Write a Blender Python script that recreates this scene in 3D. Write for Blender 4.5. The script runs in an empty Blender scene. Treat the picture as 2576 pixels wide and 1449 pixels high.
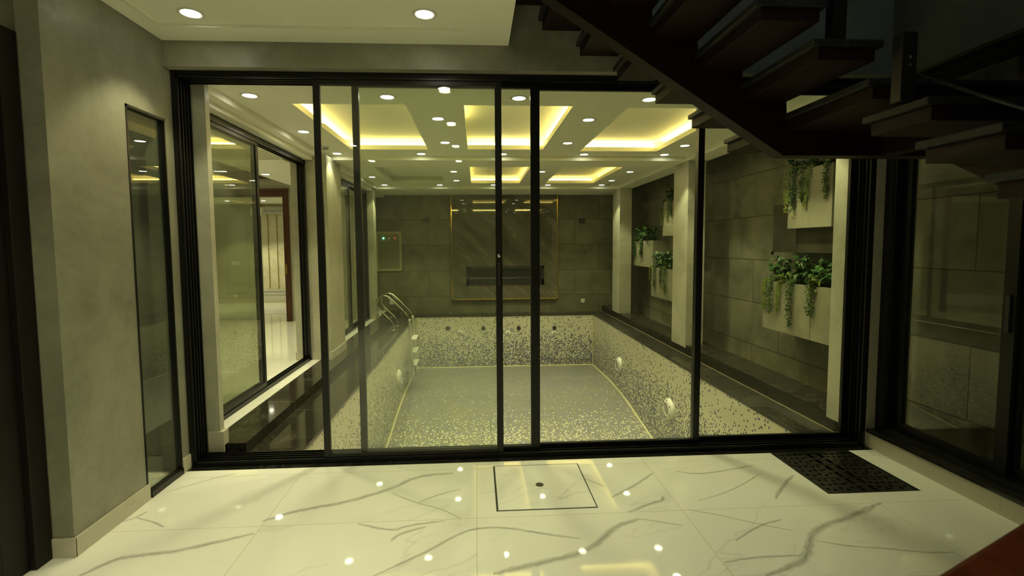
import bpy, bmesh, math, random
from mathutils import Vector, Matrix

scene = bpy.context.scene
COL = scene.collection
R = random.Random(7)

# ------------------------------------------------------------------ camera
cd = bpy.data.cameras.new('camera')
cam = bpy.data.objects.new('camera', cd); COL.objects.link(cam)
yaw, pitch, roll = 0.0552, -0.0669, -0.0069
ca, sa, cb, sb, cc, sc_ = math.cos(yaw), math.sin(yaw), math.cos(pitch), math.sin(pitch), math.cos(roll), math.sin(roll)
Fv = Vector((sa*cb, ca*cb, sb)); r0 = Vector((ca, -sa, 0)); u0 = r0.cross(Fv)
rv = cc*r0 + sc_*u0; uv = -sc_*r0 + cc*u0
m = Matrix((rv, uv, -Fv)).transposed().to_4x4(); m.translation = Vector((0, 0, 1.55))
cam.matrix_world = m
cd.sensor_width = 36.0; cd.lens = 1214.1/2576*36
cd.shift_x = (1288-1264.8)/2576; cd.shift_y = (698.4-724.5)/2576
cd.clip_start = 0.02; cd.clip_end = 100
cd.dof.use_dof = True; cd.dof.focus_distance = 5.0; cd.dof.aperture_fstop = 3.5
scene.camera = cam

# ------------------------------------------------------------------ world, exposure
w = bpy.data.worlds.new('world'); scene.world = w; w.use_nodes = True
w.node_tree.nodes['Background'].inputs[0].default_value = (0.012, 0.016, 0.02, 1)
w.node_tree.nodes['Background'].inputs[1].default_value = 0.3
vs = scene.view_settings
vs.view_transform = 'Standard'; vs.look = 'None'; vs.gamma = 1.0; vs.use_curve_mapping = False
vs.exposure = 1.08
cy = scene.cycles
cy.max_bounces = 14; cy.diffuse_bounces = 12; cy.glossy_bounces = 6; cy.transmission_bounces = 6; cy.transparent_max_bounces = 24
cy.sample_clamp_indirect = 4.0; cy.caustics_reflective = False; cy.caustics_refractive = False
cy.use_denoising = True

LAMP = (1.0, 0.965, 0.54)
P_POOL = 30.0
P_FRONT = 18.0
P_SIDE = 46.0
SPOT = math.radians(93)

# ------------------------------------------------------------------ helpers: tagging
def tag(o, label=None, cat=None, group=None, kind=None):
    if label: o['label'] = label
    if cat: o['category'] = cat
    if group: o['group'] = group
    if kind: o['kind'] = kind
    return o

def thing(name, label, cat, loc=(0, 0, 0), rz=0, group=None, kind=None):
    o = bpy.data.objects.new(name, None); COL.objects.link(o)
    o.location = loc; o.rotation_euler = (0, 0, rz)
    o.empty_display_size = 0.05
    return tag(o, label, cat, group, kind)

def box_uv(me):
    uvl = me.uv_layers.new(name='UVMap') if not me.uv_layers else me.uv_layers[0]
    for p in me.polygons:
        n = p.normal; ax = max(range(3), key=lambda i: abs(n[i]))
        for li in p.loop_indices:
            c = me.vertices[me.loops[li].vertex_index].co
            uvl.data[li].uv = (c.y, c.z) if ax == 0 else (c.x, c.z) if ax == 1 else (c.x, c.y)

def obj(name, bm, mat, parent=None, smooth=False, bevel=0):
    bmesh.ops.recalc_face_normals(bm, faces=bm.faces)
    me = bpy.data.meshes.new(name); bm.to_mesh(me); bm.free()
    if smooth:
        for p in me.polygons: p.use_smooth = True
    box_uv(me)
    if isinstance(mat, (list, tuple)):
        for mm in mat: me.materials.append(mm)
    else: me.materials.append(mat)
    o = bpy.data.objects.new(name, me); COL.objects.link(o)
    if parent: o.parent = parent
    if bevel:
        b = o.modifiers.new('bevel', 'BEVEL'); b.width = bevel; b.segments = 2; b.limit_method = 'ANGLE'
    return o

def struct(name, bm, mat, parent=None, **k):
    o = obj(name, bm, mat, parent, **k)
    if not parent: o['kind'] = 'structure'
    return o

def box(bm, x0, x1, y0, y1, z0, z1):
    if x0 > x1: x0, x1 = x1, x0
    if y0 > y1: y0, y1 = y1, y0
    if z0 > z1: z0, z1 = z1, z0
    v = [bm.verts.new((x, y, z)) for x in (x0, x1) for y in (y0, y1) for z in (z0, z1)]
    for f in ((0, 1, 3, 2), (4, 6, 7, 5), (0, 4, 5, 1), (2, 3, 7, 6), (0, 2, 6, 4), (1, 5, 7, 3)):
        bm.faces.new([v[i] for i in f])
    return bm

def B(*boxes):
    bm = bmesh.new()
    for b in boxes: box(bm, *b)
    return bm

def cyl(bm, c, r, h, axis='z', seg=32, r2=None):
    r2 = r if r2 is None else r2
    rings = []
    for k, (rr, t) in enumerate(((r, 0), (r2, h))):
        ring = []
        for i in range(seg):
            a = 2*math.pi*i/seg; p = (rr*math.cos(a), rr*math.sin(a), t)
            if axis == 'y': p = (p[0], p[2], p[1])
            if axis == 'x': p = (p[2], p[0], p[1])
            ring.append(bm.verts.new((c[0]+p[0], c[1]+p[1], c[2]+p[2])))
        rings.append(ring)
    for i in range(seg):
        j = (i+1) % seg; bm.faces.new((rings[0][i], rings[0][j], rings[1][j], rings[1][i]))
    bm.faces.new(rings[0]); bm.faces.new(rings[1][::-1])
    return bm

def lathe(bm, c, prof, axis='z', seg=32):
    """prof: list of (r, t) revolved about axis through c"""
    rings = []
    for rr, t in prof:
        if rr < 1e-6: rr = 1e-5
        ring = []
        for i in range(seg):
            a = 2*math.pi*i/seg; p = (rr*math.cos(a), rr*math.sin(a), t)
            if axis == 'y': p = (p[0], p[2], p[1])
            if axis == 'x': p = (p[2], p[0], p[1])
            ring.append(bm.verts.new((c[0]+p[0], c[1]+p[1], c[2]+p[2])))
        rings.append(ring)
    for a, b in zip(rings, rings[1:]):
        for i in range(seg):
            j = (i+1) % seg; bm.faces.new((a[i], a[j], b[j], b[i]))
    return bm

def tube(bm, pts, r, seg=12, smooth_it=2):
    pts = [Vector(p) for p in pts]
    for _ in range(smooth_it):
        q = [pts[0]]
        for a, b in zip(pts, pts[1:]): q += [a.lerp(b, .25), a.lerp(b, .75)]
        q.append(pts[-1]); pts = q
    rings = []; up = Vector((0, 1, 0)); prev = None
    for i, p in enumerate(pts):
        d = (pts[min(i+1, len(pts)-1)] - pts[max(i-1, 0)]).normalized()
        n = prev - d*prev.dot(d) if prev else (up - d*up.dot(d))
        if n.length < 1e-4: n = Vector((1, 0, 0)) - d*d.x
        n.normalize(); prev = n; b = d.cross(n)
        rings.append([bm.verts.new(p + r*(math.cos(2*math.pi*k/seg)*n + math.sin(2*math.pi*k/seg)*b)) for k in range(seg)])
    for a, b in zip(rings, rings[1:]):
        for i in range(seg):
            j = (i+1) % seg; bm.faces.new((a[i], a[j], b[j], b[i]))
    bm.faces.new(rings[0][::-1]); bm.faces.new(rings[-1])
    return bm

def prism(bm, poly, a0, a1, axis='y'):
    """poly: 2-D outline; extruded along axis from a0 to a1"""
    def P(p, t): return (p[0], t, p[1]) if axis == 'y' else (t, p[0], p[1]) if axis == 'x' else (p[0], p[1], t)
    A = [bm.verts.new(P(p, a0)) for p in poly]; C = [bm.verts.new(P(p, a1)) for p in poly]
    bm.faces.new(A); bm.faces.new(C[::-1])
    for i in range(len(poly)):
        j = (i+1) % len(poly); bm.faces.new((A[i], C[i], C[j], A[j]))
    return bm

# ------------------------------------------------------------------ helpers: materials
class NT:
    def __init__(s, name):
        s.m = bpy.data.materials.new(name); s.m.use_nodes = True
        s.t = s.m.node_tree; s.t.nodes.clear()
        s.out = s.t.nodes.new('ShaderNodeOutputMaterial')
    def n(s, kind, **k):
        nd = s.t.nodes.new('ShaderNode'+kind)
        for a, v in k.items(): setattr(nd, a, v)
        return nd
    def link(s, a, b): s.t.links.new(a, b)
    def setin(s, inp, v):
        if hasattr(v, 'node'): s.link(v, inp)
        elif v is not None:
            if hasattr(inp.default_value, '__len__') and not hasattr(v, '__len__'): v = (v, v, v)
            if hasattr(inp.default_value, '__len__') and len(inp.default_value) == 4 and len(v) == 3: v = (*v, 1)
            inp.default_value = v
    def math(s, op, a, b=None, c=None, clamp=False):
        nd = s.n('Math', operation=op, use_clamp=clamp)
        s.setin(nd.inputs[0], a)
        if b is not None: s.setin(nd.inputs[1], b)
        if c is not None: s.setin(nd.inputs[2], c)
        return nd.outputs[0]
    def vmath(s, op, a, b=None):
        nd = s.n('VectorMath', operation=op); s.setin(nd.inputs[0], a)
        if b is not None:
            s.setin(nd.inputs[3 if op == 'SCALE' else 1], b)
        return nd.outputs[0]
    def mix(s, f, a, b):
        nd = s.n('Mix', data_type='RGBA'); s.setin(nd.inputs[0], f); s.setin(nd.inputs[6], a); s.setin(nd.inputs[7], b)
        return nd.outputs[2]
    def noise(s, vec, scale, detail=4, rough=.55, dist=0.0):
        nd = s.n('TexNoise'); nd.inputs['Scale'].default_value = scale; nd.inputs['Detail'].default_value = detail
        nd.inputs['Roughness'].default_value = rough; nd.inputs['Distortion'].default_value = dist
        s.link(vec, nd.inputs['Vector']); return nd.outputs['Fac']
    def ramp(s, f, stops):
        nd = s.n('ValToRGB'); e = nd.color_ramp.elements
        while len(e) < len(stops): e.new(.5)
        for el, (p, c) in zip(e, stops):
            el.position = p; el.color = (c, c, c, 1) if not hasattr(c, '__len__') else (*c, 1)
        s.setin(nd.inputs[0], f); return nd.outputs[0]
    def white(s, vec):
        nd = s.n('TexWhiteNoise', noise_dimensions='3D'); s.link(vec, nd.inputs['Vector']); return nd.outputs
    def pos(s): return s.n('NewGeometry').outputs['Position']
    def uv(s): return s.n('UVMap').outputs[0]
    def sep(s, v): nd = s.n('SeparateXYZ'); s.link(v, nd.inputs[0]); return nd.outputs
    def comb(s, x, y, z=0.0):
        nd = s.n('CombineXYZ'); s.setin(nd.inputs[0], x); s.setin(nd.inputs[1], y); s.setin(nd.inputs[2], z); return nd.outputs[0]
    def bsdf(s, color, rough=.5, metal=0, spec=.5, normal=None, **k):
        nd = s.n('BsdfPrincipled'); s.setin(nd.inputs['Base Color'], color); s.setin(nd.inputs['Roughness'], rough)
        s.setin(nd.inputs['Metallic'], metal); s.setin(nd.inputs['Specular IOR Level'], spec)
        if normal: s.link(normal, nd.inputs['Normal'])
        for a, v in k.items(): s.setin(nd.inputs[a], v)
        s.link(nd.outputs[0], s.out.inputs[0]); return s.m
    def bump(s, h, strength=.3, dist=.01):
        nd = s.n('Bump'); nd.inputs['Strength'].default_value = strength; nd.inputs['Distance'].default_value = dist
        s.link(h, nd.inputs['Height']); return nd.outputs[0]
    def tiles(s, u, v, w_, h_, u0, v0, stag, lw):
        """returns (line mask, cell id vector)"""
        row = s.math('FLOOR', s.math('DIVIDE', s.math('SUBTRACT', v, v0), h_))
        par = s.math('ABSOLUTE', s.math('MODULO', row, 2.0))
        uu = s.math('SUBTRACT', s.math('SUBTRACT', u, u0), s.math('MULTIPLY', par, stag*w_))
        cu = s.math('DIVIDE', uu, w_); cv = s.math('DIVIDE', s.math('SUBTRACT', v, v0), h_)
        def edge(c, size):
            f = s.math('FRACT', c); d = s.math('MINIMUM', f, s.math('SUBTRACT', 1.0, f))
            return s.math('LESS_THAN', s.math('MULTIPLY', d, size), lw/2)
        line = s.math('MAXIMUM', edge(cu, w_), edge(cv, h_))
        return line, s.comb(s.math('FLOOR', cu), row, 3.3)

def simple(name, color, rough=.5, metal=0, spec=.5, var=.12, scale=6):
    t = NT(name); p = t.pos(); n = t.noise(p, scale, 5)
    c = t.mix(n, tuple(x*(1-var) for x in color), tuple(min(1, x*(1+var)) for x in color))
    return t.bsdf(c, rough, metal, spec)

def plaster(name, lo, hi, scale=1.6, rough=.42):
    t = NT(name); p = t.pos()
    n1 = t.noise(p, scale, 8, .6, .6); n2 = t.noise(p, scale*6, 6, .65, 1.2)
    f = t.ramp(t.math('ADD', t.math('MULTIPLY', n1, .7), t.math('MULTIPLY', n2, .3)), [(.34, 0), (.66, 1)])
    c = t.mix(f, lo, hi)
    return t.bsdf(c, t.ramp(n2, [(.3, rough-.08), (.7, rough+.15)]), spec=.35, normal=t.bump(n2, .12, .004))

def emit(name, color, strength):
    t = NT(name); e = t.n('Emission'); t.setin(e.inputs[0], color); e.inputs[1].default_value = strength
    t.link(e.outputs[0], t.out.inputs[0]); return t.m

# grey veins of the front room floor: (half width, points in metres on the floor)
VEINS = [(0.013,[(-1.892,2.296),(-1.85,2.362),(-1.789,2.433),(-1.567,2.45),(-1.388,2.521),(-1.215,2.59)]),(0.015,[(-1.222,2.704),(-1.11,2.786),(-0.957,2.84),(-0.825,2.872),(-0.566,3.016),(-0.457,3.139),(-0.384,3.19),(-0.171,3.215)]),(0.008,[(-0.497,2.205),(-0.272,2.365),(-0.096,2.523),(0.012,2.563),(0.154,2.554),(0.332,2.487),(0.535,2.427)]),(0.016,[(0.064,2.18),(0.22,2.226),(0.361,2.261),(0.487,2.299),(0.606,2.372),(0.696,2.47),(0.782,2.538),(0.912,2.588)]),(0.005,[(0.912,2.588),(1.121,2.508)]),(0.016,[(1.335,2.085),(1.565,2.167),(1.65,2.238),(1.711,2.315),(1.815,2.413),(1.908,2.463),(2.109,2.527),(2.399,2.656)]),(0.006,[(1.191,2.191),(1.348,2.22),(1.602,2.219)]),(0.005,[(1.752,2.329),(1.9,2.269),(2.088,2.24),(2.208,2.201),(2.376,2.19)]),(0.004,[(1.223,2.662),(1.388,2.588),(1.56,2.486),(1.698,2.421)]),(0.006,[(1.342,2.356),(1.443,2.42),(1.56,2.486),(1.7,2.527)]),(0.01,[(1.803,2.742),(1.959,2.903),(2.109,3.027)]),(0.004,[(1.325,2.752),(1.59,2.852),(1.915,3.069)]),(0.005,[(0.703,3.075),(0.812,2.961)]),(0.008,[(0.815,2.828),(0.963,2.931),(1.059,3.007),(1.186,3.12)]),(0.009,[(0.865,2.657),(1.042,2.749),(1.119,2.771),(1.132,2.816)]),(0.007,[(-2.03,2.751),(-1.966,2.795),(-1.949,2.856)]),(0.006,[(-1.963,2.79),(-1.847,2.746),(-1.748,2.685)]),(0.005,[(-1.982,3.074),(-1.791,3.243),(-1.646,3.318)]),(0.008,[(-0.677,2.648),(-0.474,2.559),(-0.396,2.61),(-0.189,2.643)]),(0.009,[(-0.46,2.476),(-0.437,2.527),(-0.295,2.592)]),(0.004,[(-0.546,2.975),(-0.381,2.846),(-0.22,2.769),(-0.1,2.656)]),(0.005,[(-0.369,2.845),(-0.256,2.931),(-0.11,2.994)]),(0.007,[(1.35,3.137),(1.486,3.07),(1.94,3.186)])]

def marble(name, tile=None, base=(.80, .79, .74), rough=.035, grout=(.40, .33, .19), veinmul=1.0):
    t = NT(name); p = t.pos(); u = t.uv(); sx = t.sep(u)
    line, cell = None, None; vec = p
    if tile:
        line, cell = t.tiles(sx[0], sx[1], tile[0], tile[1], tile[2], tile[3], 0, .0026)
        wn = t.white(cell)
        vec = t.vmath('ADD', p, t.vmath('SCALE', wn[1], 9.0))
    # stretch along a diagonal
    vx = t.sep(vec); an = math.radians(26); wob = t.math('MULTIPLY', t.noise(vec, 1.3, 4, .55), .42)
    along = t.math('ADD', t.math('MULTIPLY', vx[0], math.cos(an)), t.math('MULTIPLY', vx[1], math.sin(an)))
    across = t.math('ADD', t.math('ADD', t.math('MULTIPLY', vx[0], -math.sin(an)), t.math('MULTIPLY', vx[1], math.cos(an))), wob)
    q = t.comb(t.math('MULTIPLY', along, .30), t.math('MULTIPLY', across, 1.3), vx[2])
    def vein(scale, width, dist, seed):
        v = t.vmath('ADD', q, (seed, seed*.7, seed*.3))
        n = t.noise(v, scale, 5, .5, dist)
        d = t.math('ABSOLUTE', t.math('SUBTRACT', n, .5))
        return t.math('SUBTRACT', 1.0, t.math('DIVIDE', d, width, clamp=True), clamp=True)
    mask = t.ramp(t.noise(q, .9, 2), [(.42, 0), (.62, 1)])
    v1 = t.math('MULTIPLY', vein(1.0, .0060, .1, 1.3), t.math('MULTIPLY', mask, .50*veinmul))
    v2 = t.math('MULTIPLY', vein(1.7, .0042, .3, 5.1), t.math('MULTIPLY', t.ramp(t.noise(q, 1.3, 2), [(.42, 0), (.6, 1)]), .40*veinmul))
    cloud = t.math('MULTIPLY', t.noise(q, 1.8, 5), .10)
    c = t.mix(cloud, base, (.5, .5, .46))
    c = t.mix(v1, c, (.20, .21, .20)); c = t.mix(v2, c, (.36, .30, .18))
    r = rough
    if tile:
        c = t.mix(line, c, grout); r = t.math('ADD', t.math('MULTIPLY', line, .5), rough)
    return t.bsdf(c, r, spec=.5)

def dark_marble(name, base, vein, rough):
    t = NT(name); p = t.pos()
    n = t.noise(p, 2.3, 8, .62, 2.2); d = t.math('ABSOLUTE', t.math('SUBTRACT', n, .5))
    v = t.math('SUBTRACT', 1.0, t.math('DIVIDE', d, .035, clamp=True), clamp=True)
    mk = t.ramp(t.noise(p, 1.1, 3), [(.4, 0), (.65, 1)])
    cl = t.noise(p, 5.0, 5, .6, .8)
    c = t.mix(cl, tuple(x*.7 for x in base), tuple(x*1.35 for x in base))
    c = t.mix(t.math('MULTIPLY', t.math('MULTIPLY', v, mk), .55), c, vein)
    sx = t.sep(p); j = t.math('FRACT', t.math('DIVIDE', sx[1], 1.15)); jl = t.math('LESS_THAN', j, .0025)
    c = t.mix(jl, c, tuple(x*2 for x in vein))
    return t.bsdf(c, t.ramp(cl, [(.3, rough), (.7, rough*1.5)]), spec=.5)

def stone_tiles(name, w_, h_, u0, v0, stag, lo, hi):
    t = NT(name); sx = t.sep(t.uv()); p = t.pos()
    line, cell = t.tiles(sx[0], sx[1], w_, h_, u0, v0, stag, .010)
    wn = t.white(cell); vec = t.vmath('ADD', p, t.vmath('SCALE', wn[1], 6.0))
    n = t.noise(vec, 2.4, 7, .6, .5)
    c = t.mix(t.ramp(n, [(.32, 0), (.68, 1)]), lo, hi)
    c = t.mix(t.math('MULTIPLY', wn[0], .30), c, tuple(x*.55 for x in lo))
    c = t.mix(t.math('MULTIPLY', line, .8), c, (.015, .013, .008))
    return t.bsdf(c, .5, spec=.35, normal=t.bump(t.math('ADD', t.math('MULTIPLY', n, .2), t.math('MULTIPLY', line, -1.0)), .35, .004))

def mosaic(name, pitch, axis_stops, lo, hi, cream=(.74, .72, .58), dull=0.0):
    """glass mosaic: a random tile is dark with a chance that follows V (height, or length along the floor)"""
    t = NT(name); sx = t.sep(t.uv()); lite = lambda c_: tuple(x*(1-dull)+.16*dull for x in c_)
    cu = t.math('DIVIDE', sx[0], pitch); cv = t.math('DIVIDE', sx[1], pitch)
    cell = t.comb(t.math('FLOOR', cu), t.math('FLOOR', cv), 1.7)
    wn = t.white(cell); col = t.sep(wn[1])
    frac = t.math('DIVIDE', t.math('SUBTRACT', sx[1], lo), hi-lo, clamp=True)
    dens = t.ramp(frac, axis_stops)
    dark = t.math('LESS_THAN', wn[0], dens)
    nd = t.n('ValToRGB'); nd.color_ramp.interpolation = 'CONSTANT'; e = nd.color_ramp.elements
    cols = [(0, lite((.018, .032, .20))), (.26, lite((.020, .018, .016))), (.50, lite((.06, .055, .035))), (.68, lite((.04, .075, .30))), (.86, lite((.13, .12, .08)))]
    while len(e) < len(cols): e.new(.5)
    for el, (pp, c_) in zip(e, cols): el.position = pp; el.color = (*c_, 1)
    t.link(col[1], nd.inputs[0])
    cr = t.mix(t.math('MULTIPLY', col[2], .3), cream, tuple(x*.72 for x in cream))
    c = t.mix(dark, cr, nd.outputs[0])
    def e_(cc): f = t.math('FRACT', cc); return t.math('MINIMUM', f, t.math('SUBTRACT', 1.0, f))
    g = t.math('LESS_THAN', t.math('MINIMUM', e_(cu), e_(cv)), .075)
    c = t.mix(g, c, (.48, .46, .34))
    dirt = t.ramp(t.noise(t.pos(), 1.7, 6, .6, .5), [(.35, 0), (.7, 1)])
    c = t.mix(t.math('MULTIPLY', dirt, dull), c, (.30, .27, .16))
    return t.bsdf(c, t.math('ADD', t.math('MULTIPLY', g, .4), .22+dull*.4), spec=.5)

def wood(name, lo, hi, rough=.3):
    t = NT(name); p = t.pos()
    mp = t.n('Mapping'); mp.inputs['Scale'].default_value = (14, 1.6, 14); t.link(p, mp.inputs[0])
    n = t.noise(mp.outputs[0], 1.6, 6, .6, 1.5)
    c = t.mix(t.ramp(n, [(.3, 0), (.7, 1)]), lo, hi)
    return t.bsdf(c, rough, spec=.25, normal=t.bump(n, .1, .002))

def wood_z(name, lo, hi, rough=.3):
    t = NT(name); p = t.pos()
    mp = t.n('Mapping'); mp.inputs['Scale'].default_value = (12, 12, 1.2); t.link(p, mp.inputs[0])
    n = t.noise(mp.outputs[0], 1.6, 6, .6, 1.5)
    return t.bsdf(t.mix(t.ramp(n, [(.3, 0), (.7, 1)]), lo, hi), rough, spec=.4)

def glass(name, tint=(.93, .95, .90), haze=0.0, ior=1.5):
    t = NT(name)
    back = t.n('NewGeometry').outputs['Backfacing']
    i = t.math('ADD', t.math('MULTIPLY', back, 1/ior-ior), ior)
    fr = t.n('Fresnel'); t.link(i, fr.inputs[0])
    tr = t.n('BsdfTransparent'); tr.inputs[0].default_value = (*tint, 1)
    gl = t.n('BsdfGlossy'); gl.inputs['Roughness'].default_value = 0.0; gl.inputs[0].default_value = (1, 1, 1, 1)
    m1 = t.n('MixShader'); t.link(fr.outputs[0], m1.inputs[0]); t.link(tr.outputs[0], m1.inputs[1]); t.link(gl.outputs[0], m1.inputs[2])
    last = m1.outputs[0]
    if haze:
        df = t.n('BsdfDiffuse'); df.inputs[0].default_value = (.8, .8, .75, 1)
        m2 = t.n('MixShader')
        dust = t.ramp(t.noise(t.pos(), 2.6, 6, .65, .8), [(.3, haze*.5), (.75, haze*1.5)])
        t.link(dust, m2.inputs[0])
        t.link(last, m2.inputs[1]); t.link(df.outputs[0], m2.inputs[2]); last = m2.outputs[0]
    t.link(last, t.out.inputs[0]); return t.m

M = {}
M['floor'] = marble('white marble floor tiles', tile=(1.195, .6165, -.010, 2.657), veinmul=.45)
M['floor_side'] = marble('white marble floor next room', tile=(1.195, .6165, -2.4, 2.657))
M['marble_plain'] = marble('white marble skirting', rough=.12, base=(.50, .48, .38))
M['marble_patch'] = marble('white marble service cover', rough=.04)
M['plaster'] = plaster('cement plaster wall', (.19, .187, .145), (.34, .335, .26))
M['plaster_soft'] = plaster('cement plaster pillar', (.36, .355, .27), (.54, .53, .42), 1.9, .4)
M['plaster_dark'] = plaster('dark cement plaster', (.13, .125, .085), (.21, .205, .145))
M['paint'] = simple('ceiling paint', (.86, .85, .74), .6, spec=.2, var=.04, scale=1.2)
M['black_metal'] = simple('black powder coated aluminium', (.0055, .0055, .005), .34, 0, .4)
M['black_satin'] = simple('black satin', (.02, .02, .018), .35)
M['coping'] = dark_marble('polished dark marble', (.022, .020, .014), (.14, .13, .09), .05)
M['ledge'] = dark_marble('dusty dark marble', (.024, .022, .015), (.10, .092, .06), .24)
M['riser'] = dark_marble('dark stone riser', (.016, .015, .010), (.035, .033, .022), .16)
M['threshold'] = dark_marble('black stone threshold', (.010, .010, .008), (.06, .06, .05), .12)
M['garden_wall'] = stone_tiles('grey stone tiles on the garden wall', 1.1, .546, 7.09, .80, .5, (.105, .103, .07), (.225, .22, .152))
M['back_wall'] = stone_tiles('grey stone tiles on the far wall', 1.12, .578, -1.64+.56, .403, .5, (.12, .115, .07), (.215, .206, .13))
M['planter'] = plaster('stone planter cladding', (.21, .205, .14), (.33, .32, .225), 2.2, .5)
M['planter_dark'] = plaster('dark stone cladding', (.025, .023, .014), (.075, .07, .045), 2.6, .45)
M['mosaic_wall'] = mosaic('pool wall mosaic', .0215, [(0, .86), (.13, .80), (.27, .70), (.42, .56), (.56, .42), (.66, .26), (.76, .12), (.9, .07), (1, .09)], -1.45, 0.0)
M['mosaic_floor'] = mosaic('pool floor mosaic', .0215, [(0, .5), (.35, .70), (.5, .80), (.56, .90), (.62, .98), (1, .99)], 3.6, 10.74, cream=(.76, .74, .54), dull=.30)
M['bead'] = simple('cream tile trim', (.66, .62, .36), .4)
M['wood'] = wood('dark red stained wood', (.006, .0018, .0009), (.015, .0042, .0018), .5)
M['wood_rail'] = wood('red brown handrail wood', (.035, .0075, .0025), (.085, .018, .006), .35)
M['wood_door'] = wood_z('dark brown door wood', (.004, .0016, .0009), (.009, .0034, .0018), .6)
M['wood_portal'] = wood_z('walnut door surround', (.050, .018, .008), (.10, .036, .016), .35)
M['slab'] = dark_marble('dark stone stair slab', (.007, .007, .006), (.04, .04, .033), .4)
M['steel'] = simple('brushed stainless steel', (.62, .61, .56), .18, 1.0, var=.05)
M['steel_dirty'] = simple('stainless steel wrapped in film', (.50, .50, .40), .5, .35, var=.3, scale=30)
M['gold'] = simple('polished brass trim', (.75, .52, .10), .16, 1.0, var=.08)
M['white_plastic'] = simple('white plastic', (.74, .73, .66), .35, var=.03)
M['grey_plastic'] = simple('grey plastic', (.30, .30, .27), .4, var=.05)
M['black_plastic'] = simple('black plastic', (.015, .015, .014), .4)
M['rust'] = simple('rusty pipe end', (.05, .04, .012), .6, var=.4, scale=60)
M['cast_iron'] = simple('dark cast iron', (.022, .021, .016), .32, .3, var=.3, scale=12)
M['glass'] = glass('clear glass')
M['glass_door'] = glass('dusty door glass', (.95, .97, .92), .012)
M['glass_side'] = glass('tinted window glass', (.87, .89, .80), .03)
M['glass_niche'] = glass('tinted fixed glass', (.86, .90, .84), .012)
M['lens'] = emit('downlight lens', (1.0, .96, .74), 13)
M['led'] = emit('warm led tape', (1.0, .78, .26), 17)
M['led_dim'] = emit('dim warm led tape', (1.0, .74, .20), 7)
M['pit'] = simple('dark void', (.004, .004, .003), .8)
M['caulk'] = simple('dark sealant joint', (.02, .018, .010), .6, var=.4, scale=40)
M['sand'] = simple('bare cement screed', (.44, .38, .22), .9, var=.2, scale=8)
M['dado'] = simple('pale grey painted panelling', (.50, .50, .46), .5, var=.03)
M['wallpaper'] = plaster('beige textured panelling', (.50, .47, .33), (.68, .65, .48), 5, .5)
M['side_wall'] = simple('olive grey painted wall', (.42, .41, .30), .6, var=.05, scale=2)

# feature panel: grey marble with diagonal pale streaks
def feature():
    t = NT('polished grey marble slab'); p = t.pos()
    vx = t.sep(p); an = math.radians(-44)
    along = t.math('ADD', t.math('MULTIPLY', vx[0], math.cos(an)), t.math('MULTIPLY', vx[2], math.sin(an)))
    across = t.math('ADD', t.math('MULTIPLY', vx[0], -math.sin(an)), t.math('MULTIPLY', vx[2], math.cos(an)))
    q = t.comb(t.math('MULTIPLY', along, .35), t.math('MULTIPLY', across, 2.2), 0.0)
    n = t.noise(q, 1.6, 8, .6, .3); n2 = t.noise(q, 1.5, 8, .6, .3)
    c = t.mix(t.ramp(n, [(.35, 0), (.7, 1)]), (.075, .070, .045), (.155, .145, .098))
    d = t.math('ABSOLUTE', t.math('SUBTRACT', n2, .5)); v = t.math('SUBTRACT', 1.0, t.math('DIVIDE', d, .012, clamp=True), clamp=True)
    c = t.mix(t.math('MULTIPLY', v, t.ramp(n, [(.45, 0), (.6, .6)])), c, (.33, .31, .23))
    sx = t.sep(p); f = t.math('LESS_THAN', t.math('FRACT', t.math('DIVIDE', t.math('SUBTRACT', sx[0], .70), 1.2)), .003)
    c = t.mix(t.math('MULTIPLY', f, .5), c, (.02, .02, .01))
    return t.bsdf(c, .018, spec=.55)
M['feature'] = feature()

def leafmat(name, lo, hi):
    t = NT(name); oi = t.n('NewGeometry').outputs['Random Per Island']
    c = t.mix(oi, lo, hi)
    return t.bsdf(c, .42, spec=.4)
M['leaf_dark'] = leafmat('dark green leaves', (.012, .045, .008), (.045, .13, .016))
M['leaf_lime'] = leafmat('yellow green leaves', (.06, .10, .006), (.15, .20, .014))
M['leaf_mid'] = leafmat('mid green leaves', (.03, .075, .008), (.09, .15, .02))
M['stem'] = simple('green stems', (.05, .08, .02), .6)

# ================================================================== STRUCTURE
XL, XR = -2.03, 2.96           # front room side walls
YF = 3.36                      # front face of the wall above the glass doors
ZC = 2.90                      # front ceiling
PX0, PX1, PY0, PY1 = -1.345, 2.64, 3.62, 10.74   # pool
YB = 11.05                     # far wall
ZM, ZB = 2.75, 2.69            # pool ceiling, pool beams

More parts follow.
